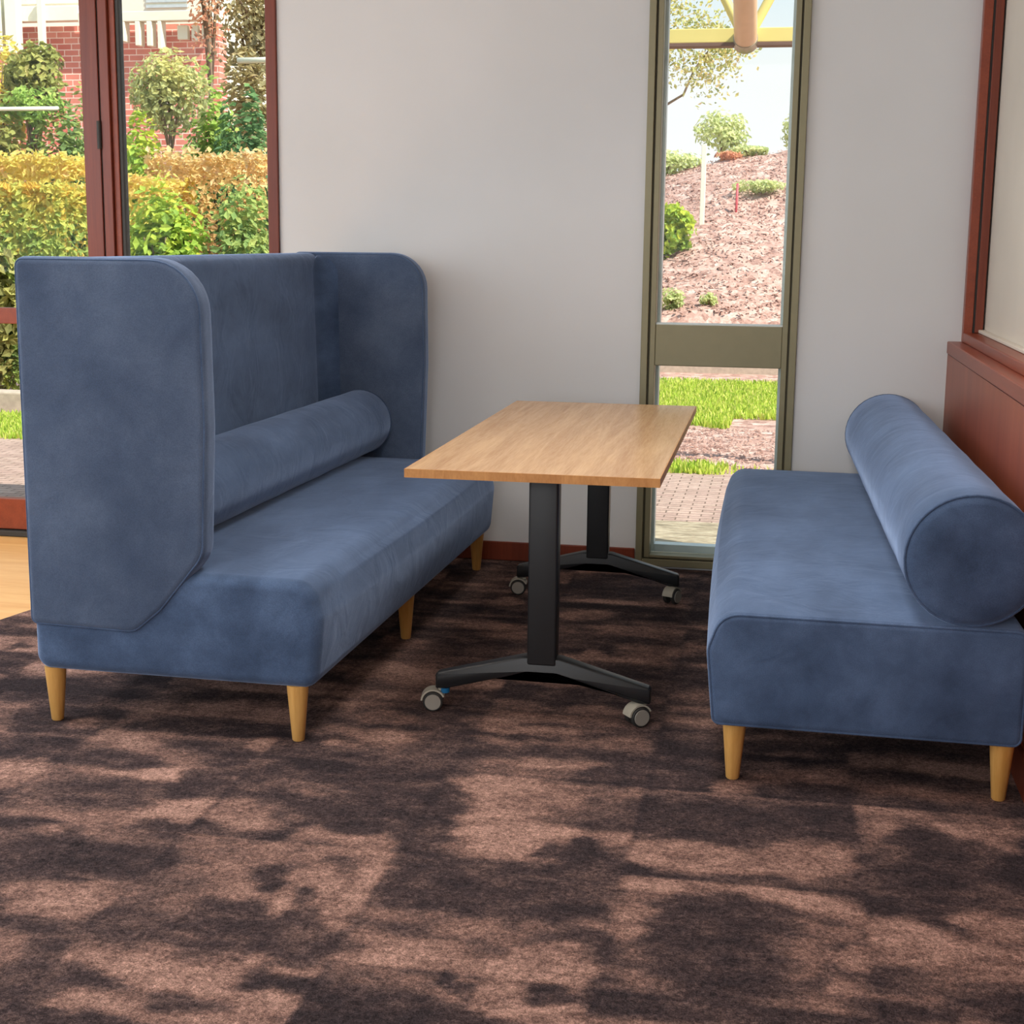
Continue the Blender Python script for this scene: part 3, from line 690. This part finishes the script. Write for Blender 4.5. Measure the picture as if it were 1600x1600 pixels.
tag(BM().box(-3.3, 6, 9.45, 9.56, G-.05, .40, .01).make('bed_edging', M_CONC), 'low concrete edging at the foot of the bark slope, behind the window transom', 'edging')

# foliage
def leaves(n, sampler, size, seed, dark_in=True):
    rs = np.random.RandomState(seed)
    P, D, Tn = sampler(rs, n)
    nrm = D+rs.normal(0, .55, (n, 3)); nrm[:, 2] += .35; nrm /= np.linalg.norm(nrm, axis=1)[:, None]
    a = rs.normal(0, 1, (n, 3)); a -= (a*nrm).sum(1)[:, None]*nrm; a /= np.linalg.norm(a, axis=1)[:, None]
    b_ = np.cross(nrm, a); s = size*rs.uniform(.6, 1.3, n)[:, None]
    base = P-a*s*.5; tip = P+a*s*.5; mid = P+nrm*s*-.10
    l = P-b_*s*.30+nrm*s*.05; r = P+b_*s*.30+nrm*s*.05
    V = np.stack([base, r, tip, l, mid], 1).reshape(-1, 3); k_ = np.arange(n)[:, None]*5
    F = np.concatenate([k_+np.array([[0, 1, 4]]), k_+np.array([[1, 2, 4]]), k_+np.array([[2, 3, 4]]), k_+np.array([[3, 0, 4]])], 0)
    me = bpy.data.meshes.new('foliage'); me.from_pydata(V.tolist(), [], F.tolist())
    at_ = me.attributes.new('tint', 'FLOAT', 'POINT'); at_.data.foreach_set('value', np.repeat(np.clip(Tn, 0, 1), 5).astype(np.float32))
    return me
def ell_sampler(rx, ry, rz, cz, clumps=26, sig=.20, topbias=.35):
    def f(rs, n):
        c = rs.normal(0, 1, (clumps, 3)); c /= np.linalg.norm(c, axis=1)[:, None]; c *= rs.uniform(.45, .86, (clumps, 1))
        tint = rs.uniform(.15, .75, clumps)
        k_ = rs.randint(0, clumps, n); p = c[k_]+rs.normal(0, sig, (n, 3))
        q = np.linalg.norm(p, axis=1); p = np.where((q > 1.04)[:, None], p/q[:, None]*1.02, p); D = p/np.maximum(np.linalg.norm(p, axis=1), .01)[:, None]
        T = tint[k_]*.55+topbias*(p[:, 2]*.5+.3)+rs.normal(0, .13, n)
        return p*np.array([rx, ry, rz])+np.array([0, 0, cz]), D, T
    return f
def box_sampler(rx, ry, rz, cz, topbias=.55):
    def f(rs, n):
        u = rs.uniform(-1, 1, (n, 3)); ax = rs.choice([0, 1, 2, 2, 1, 1], n); sg = np.where(rs.rand(n) < .5, -1, 1)
        sg[ax == 2] = 1; sg[(ax == 1) & (rs.rand(n) < .7)] = -1
        p = u.copy(); dep = 1-np.abs(rs.normal(0, .12, n)); p[np.arange(n), ax] = sg*dep
        D = np.zeros((n, 3)); D[np.arange(n), ax] = sg
        w_ = .5+.5*np.sin(p[:, 0]*rx*9+1)*np.cos(p[:, 2]*rz*7+p[:, 0]*4)
        p[:, 2] -= np.where(ax == 2, .10*(1-w_), 0); p[:, 1] += .14*(w_-.5)
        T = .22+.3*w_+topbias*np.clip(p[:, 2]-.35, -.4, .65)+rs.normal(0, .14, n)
        return p*np.array([rx, ry, rz])+np.array([0, 0, cz]), D, T
    return f
def stems(par, h, r, spread, n=4, seed=1, base=0.0):
    q = random.Random(seed); b = BM()
    for i in range(n):
        a = q.uniform(0, 6.28); s = spread*q.uniform(.4, 1)
        b.tube([(0, 0, base), (.1*s*math.cos(a), .1*s*math.sin(a), base+h*.35), (.5*s*math.cos(a), .5*s*math.sin(a), base+h*.7), (s*math.cos(a), s*math.sin(a), base+h)], [r, r*.8, r*.55, r*.25], 6)
    return b.make('stem', M_BARK, par, True)
BUSHES = [
('hedge','hedge','trimmed hedge with yellow orange top in the front row left of the timber post',-6.297,6.1,0.317,1.7,'sunny',0.06,3800),
('bush','bush','dark leafy bush with broad round yellow leaves at far left edge beside the front hedge',-6.652,5.75,0.295,1.592,'broad',0.085,1900),
('bush','bush','bright lime bush low in the pane right of the timber post, topmost tips yellow',-5.279,6.2,0.428,1.707,'lime',0.07,3200),
('bush','bush','pale green bush at the foot of the pane beside the white wall edge',-4.655,6.4,0.348,1.759,'green',0.06,2600),
('hedge','hedge','golden yellow clipped hedge in the second row left of the timber post',-7.301,7.9,0.433,2.083,'gold',0.06,3200),
('hedge','hedge','tan and orange clipped hedge in the second row beside the white wall edge',-5.417,7.9,0.577,2.093,'tan',0.06,3600),
('hedge','hedge','low orange topped hedge between the lime bush and the tan hedge',-5.909,7.3,0.328,1.836,'gold',0.06,1600),
('bush','bush','lime yellow shrub behind the lime bush, just right of the timber post',-6.854,9.2,0.289,2.509,'lime',0.07,2000),
('bush','bush','small dark green shrub between lime shrub and tan hedge',-6.313,9,0.326,2.314,'green',0.06,1500),
('bush','shrub','green shrub in front of brick wall at far left under the white rail',-8.854,10,0.304,2.89,'olive',0.08,2200),
('bush','shrub','mid green shrub in front of brick wall, left neighbour of the timber post',-8.447,10.3,0.376,2.871,'green',0.08,2400),
('bush','shrub','narrow green shrub climbing the brick wall close beside the timber post',-8.774,11.6,0.122,3.483,'green',0.08,900),
('bush','shrub','conical bright green shrub leaning down to the right of the pale small tree',-6.62,10.6,0.318,3.213,'green2',0.08,2600),
('bush','shrub','deep green shrub at lower right, below the brown tangle of foliage',-6.088,10.2,0.346,2.898,'deep',0.08,2600),
('bush','shrub','brown and grey green tangle of foliage under the white rail by the wall edge',-6.737,12,0.47,3.48,'brown',0.09,3600)]
for i, (kind, name, label, x, y, hw, zt, pal, lf, cnt) in enumerate(BUSHES):
    H_ = zt-G; rt = tag(empty('leafy_'+name if name != 'hedge' else 'hedge', (x, y, G)), label, name, 'hedges outside the glazed doors' if kind == 'hedge' else 'shrubs outside the glazed doors')
    depth = min(.62, max(.35, hw*.8))
    if kind == 'hedge': me = leaves(int(cnt*1.3), box_sampler(hw, depth, H_/2, H_/2), lf*1.25, 50+i)
    else: me = leaves(int(cnt*1.3), ell_sampler(hw*1.03, depth, H_*.52, H_*.5, 30), lf*1.35, 50+i)
    link('foliage', me, PAL[pal], rt)
    stems(rt, H_*.75, .022, hw*.5, 5, i)
def tree(name, label, x, y, z0, hw, hd, zc, hh, pal, lf, cnt, trunk_r, group=None, cat='tree', sig=.20, clumps=30, bend=(0, 0), seed=5):
    rt = tag(empty(name, (x, y, z0)), label, cat, group)
    me = leaves(cnt, ell_sampler(hw, hd, hh, zc-z0, clumps, sig), lf, seed); 
    link('foliage', me, PAL[pal], rt)
    b = BM(); h = zc-z0; q = random.Random(seed)
    b.tube([(bend[0], bend[1], 0), (bend[0]*.6, bend[1]*.6, h*.4), (0, 0, h)], [trunk_r, trunk_r*.8, trunk_r*.5], 8)
    for k_ in range(7):
        a = q.uniform(0, 6.28); e_ = q.uniform(.2, .9); b.tube([(0, 0, h*.75), (hw*.35*math.cos(a), hd*.35*math.sin(a), h+hh*.1*e_), (hw*.8*math.cos(a), hd*.8*math.sin(a), h+hh*.55*e_)], [trunk_r*.5, trunk_r*.35, trunk_r*.12], 6)
    b.make('trunk', M_BARK, rt, True)
    return rt
tree('round_tree', 'small round-headed tree standing against the brick wall above the white rail', -9.02, 11.0, G, .36, .36, 3.17, .40, 'olive', .10, 1700, .04, seed=11)
tree('pale_tree', 'small pale yellow-green tree with a thin light trunk in front of the brick wall', -6.78, 9.8, G, .42, .4, 2.86, .46, 'pale', .08, 2100, .028, seed=12, sig=.26)
tree('tall_tree', 'tall dusty green tree towering over the brown foliage by the white wall edge', -7.22, 13.6, G, .62, .5, 4.25, .95, 'brown', .10, 1900, .05, seed=13, sig=.27)
tree('bare_tree', 'thin brown tree trunk with sparse rusty leaves at the right end of the brick wall', -7.60, 13.0, G, .26, .25, 4.2, .75, 'rust', .07, 330, .055, seed=14, sig=.35)
tree('yellow_shrub', 'yellow leafed shrub at far left edge, before the brick wall ledge', -9.75, 11.4, G, .42, .4, 3.0, .75, 'gold', .09, 1200, .03, cat='shrub', seed=15)
tree('green_tree', 'light green bush mound at far left, just above the white rail', -8.62, 10.1, G, .36, .36, 2.72, .24, 'green2', .07, 900, .03, cat='bush', seed=16)

# brick wall, pergola, rails
tag(slab('brick_wall', -13.2, -8.28, 15.0, 15.3, G, 4.36, M_BRICK), 'tall red brick garden wall beyond the hedges', 'wall')
lw = empty('low_brick_wall', (-12.4, 14.1, G)); tag(lw, 'lower brick wall with a pale rounded coping at far left', 'wall')
BM().box(-1.4, 1.30, -.12, .12, 0, 3.92).make('brickwork', M_BRICK, lw)
BM().box(-1.42, 1.33, -.16, .16, 3.92, 4.0, .03).make('coping', M_WHITE, lw)
pg = empty('pergola', (-10.2, 14.8, 3.9)); tag(pg, 'cream painted timber frame fixed along the top of the brick wall', 'pergola')
def pgp(name, x0, x1, z0, z1, y0=14.72, y1=14.9): return BM().box(x0+10.2, x1+10.2, y0-14.8, y1-14.8, z0-3.9, z1-3.9, .008).make(name, M_WHITE, pg)
pgp('beam', -13.2, -10.35, 4.39, 4.60); pgp('beam', -10.35, -8.25, 4.36, 4.50); pgp('beam', -13.2, -10.35, 4.66, 4.74, 14.9, 15.02)
pgp('column', -11.43, -11.24, 3.95, 4.9, 14.55, 14.72); pgp('column', -11.62, -11.5, 3.95, 4.9, 14.58, 14.72)
pgp('post', -10.95, -10.86, 3.92, 4.70, 14.62, 14.72)
for x0, x1, z in ((-9.71, -9.62, 4.08), (-9.46, -9.385, 4.02), (-9.28, -9.20, 4.01), (-9.11, -9.05, 3.97)): pgp('post', x0, x1, z, 4.36)
pgp('plaque', -8.88, -8.72, 4.12, 4.32, 14.9, 15.0); pgp('plaque', -8.66, -8.56, 4.10, 4.32, 14.9, 15.0); pgp('plaque', -8.50, -8.40, 4.12, 4.32, 14.9, 15.0)
bd = empty('pale_building', (-12.2, 19, G)); tag(bd, 'pale rendered building end with louvred opening above the brick wall', 'building')
BM().box(-3, 2.15, 0, 3, 0, 5.9).make('wall', M_WHITE, bd)
b = BM()
for z_ in range(4): b.box(.98, 1.75, -.03, .02, 5.30+z_*.09, 5.35+z_*.09)
b.make('louvre', M_ALU, bd)
def rail(name, label, x0, x1, y, z, mat, r, posts):
    rt = tag(empty(name, ((x0+x1)/2, y, G)), label, 'handrail', 'white rails in the garden'); h = z-G; c_ = (x0+x1)/2
    BM().tube([(x0-c_, 0, h), (x1-c_, 0, h)], r, 8).make('rail', mat, rt, True)
    b = BM()
    for xx in posts: b.tube([(xx-c_, .02, 0), (xx-c_, .02, h)], r*.7, 8)
    b.make('post', mat, rt, True); return rt
rail('handrail', 'thin cream handrail across the shrubs at far left', -9.9, -7.93, 9.45, 2.65, M_WHITE, .022, (-9.8, -8.85))
rail('handrail', 'white rail dividing tall tree and brown foliage at the right of the door glass', -6.55, -5.6, 11.3, 3.36, M_WHITE, .035, (-6.0, -5.7))

# things on the slope outside the slot window
def on_hill(name, label, x, y, hw, hh, pal, lf, cnt, cat='bush', group='shrubs on the bark slope', seed=1, rise=.0):
    z = hz(x, y); rt = tag(empty(name, (x, y, z)), label, cat, group)
    link('foliage', leaves(cnt, ell_sampler(hw, hw*.8, hh, hh*.8+rise, 22), lf, seed), PAL[pal], rt); stems(rt, hh*1.2+rise, .012, hw*.5, 4, seed)
    return rt
on_hill('lime_bush', 'small bright lime bush low on the bark slope at the left of the slot window', -1.37, 12.0, .30, .34, 'lime', .09, 1500, seed=21)
on_hill('ground_cover', 'flat patch of light green ground cover to the right of the red stake', -.38, 14.2, .36, .10, 'hazy', .06, 800, seed=22)
on_hill('distant_bush', 'feathery pale bush at the crest behind the white post', -1.03, 17.0, .42, .36, 'hazy', .08, 1100, seed=23, rise=.1)
on_hill('distant_bush', 'yellow green hedge mound on the crest at the left of the white post', -1.75, 16.2, .55, .20, 'hazy', .08, 1300, seed=24)
on_hill('distant_bush', 'pale bush on the crest at the right edge of the slot window', .12, 17.2, .30, .34, 'hazy', .08, 700, seed=25)
on_hill('rusty_shrub', 'low rust coloured shrub on the crest above the red stake', -.88, 16.1, .20, .08, 'rust', .06, 300, seed=26)
on_hill('distant_bush', 'low yellow green mound on the crest to the right of the feathery bush', -.62, 16.3, .30, .09, 'hazy', .07, 500, seed=27)
on_hill('weed_clump', 'larger yellowish weed clump just above the window transom at left', -1.20, 10.25, .14, .13, 'hazy', .05, 420, cat='weed', seed=28)
on_hill('weed_clump', 'smaller weed clump above the window transom, right of the larger one', -.80, 10.3, .10, .08, 'hazy', .045, 260, cat='weed', seed=29)
z_ = hz(-1.06, 13.1); tag(BM().box(-1.095, -1.035, 13.07, 13.13, z_-.15, 2.48, .006).make('marker_post', M_WHITE), 'white square post standing on the bark slope', 'post')
z_ = hz(-.66, 13.6)
st_ = empty('red_stake', (-.66, 13.6, z_)); tag(st_, 'thin red topped stake on the slope right of the white post', 'stake')
BM().tube([(0, 0, -.1), (.01, 0, .36)], .016, 8).make('shaft', plain('red_paint', (214, 92, 100), .6), st_, True)
# overhanging tree at the top left of the slot window
rt = tag(empty('overhanging_tree', (-2.9, 9.0, G)), 'airy tree reaching in from the left below the yellow beam', 'tree')
b = BM(); b.tube([(0, 0, 0), (.1, 0, 1.6), (.5, 0, 2.55), (1.2, 0, 2.70), (1.68, 0, 2.66), (1.85, 0, 2.76), (1.95, .0, 3.0), (2.1, 0, 3.2)], [.09, .07, .05, .018, .014, .012, .010, .005], 8)
b.tube([(.5, 0, 2.55), (1.2, .1, 3.1), (2.0, .1, 3.35), (2.3, 0, 3.3)], [.035, .02, .012, .005], 6); b.tube([(.1, 0, 1.6), (.5, 0, 3.0), (1.3, 0, 3.9)], [.05, .03, .01], 6)
b.make('trunk', M_BARK, rt, True)
def airy(rs, n):
    c = np.array([[1.55, 0, 3.25], [1.8, .1, 3.35], [2.05, 0, 3.28], [2.2, .1, 3.15], [1.95, 0, 3.0], [1.65, 0, 3.05], [2.1, 0, 2.9], [1.5, 0, 3.42], [1.75, 0, 3.62], [1.55, 0, 3.75], [1.3, 0, 3.3], [2.35, 0, 3.2], [1.2, 0, 3.7], [2.0, 0, 3.42]])
    k_ = rs.randint(0, len(c), n); p = c[k_]+rs.normal(0, .11, (n, 3)); return p, rs.normal(0, .4, (n, 3)), rs.uniform(0, 1, n)
link('foliage', leaves(2700, airy, .050, 41), PAL['pale'], rt)
# yellow pergola beam with tan tube, just outside the slot window
yb = empty('yellow_canopy_frame', (-.26, 2.6, G)); tag(yb, 'yellow timber canopy frame with a round tan tube outside the slot window', 'canopy frame')
def yp(b, name, mat, sm=False): return b.make(name, mat, yb, sm, 40)
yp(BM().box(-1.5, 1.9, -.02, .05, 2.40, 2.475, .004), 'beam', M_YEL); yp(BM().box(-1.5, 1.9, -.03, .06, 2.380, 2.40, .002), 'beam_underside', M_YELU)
yp(BM().box(-1.5, -1.42, -.03, .05, 0, 2.38, .004), 'post', M_YEL); yp(BM().box(1.82, 1.9, -.03, .05, 0, 2.38, .004), 'post', M_YEL)
yp(BM().tube([(-.002, -.03, 2.42), (-.002, -1.7, 3.30)], .062, 24), 'tube', M_TAN, True)
yp(BM().lathe([(0, 0), (.045, .0), (.060, .012), (.066, .02), (.066, .075), (0, .075)], (-.002, .03, 2.388), (0, -.887, .461), 24), 'end_cap', plain('steel_cap', (176, 168, 150), .35, .6), True)
yp(BM().tube([(-.03, 0, 2.46), (-.50, .0, 3.35)], .026, 10), 'strut', M_YEL, True); yp(BM().tube([(.03, 0, 2.46), (.50, .0, 3.35)], .026, 10), 'strut', M_YEL, True)
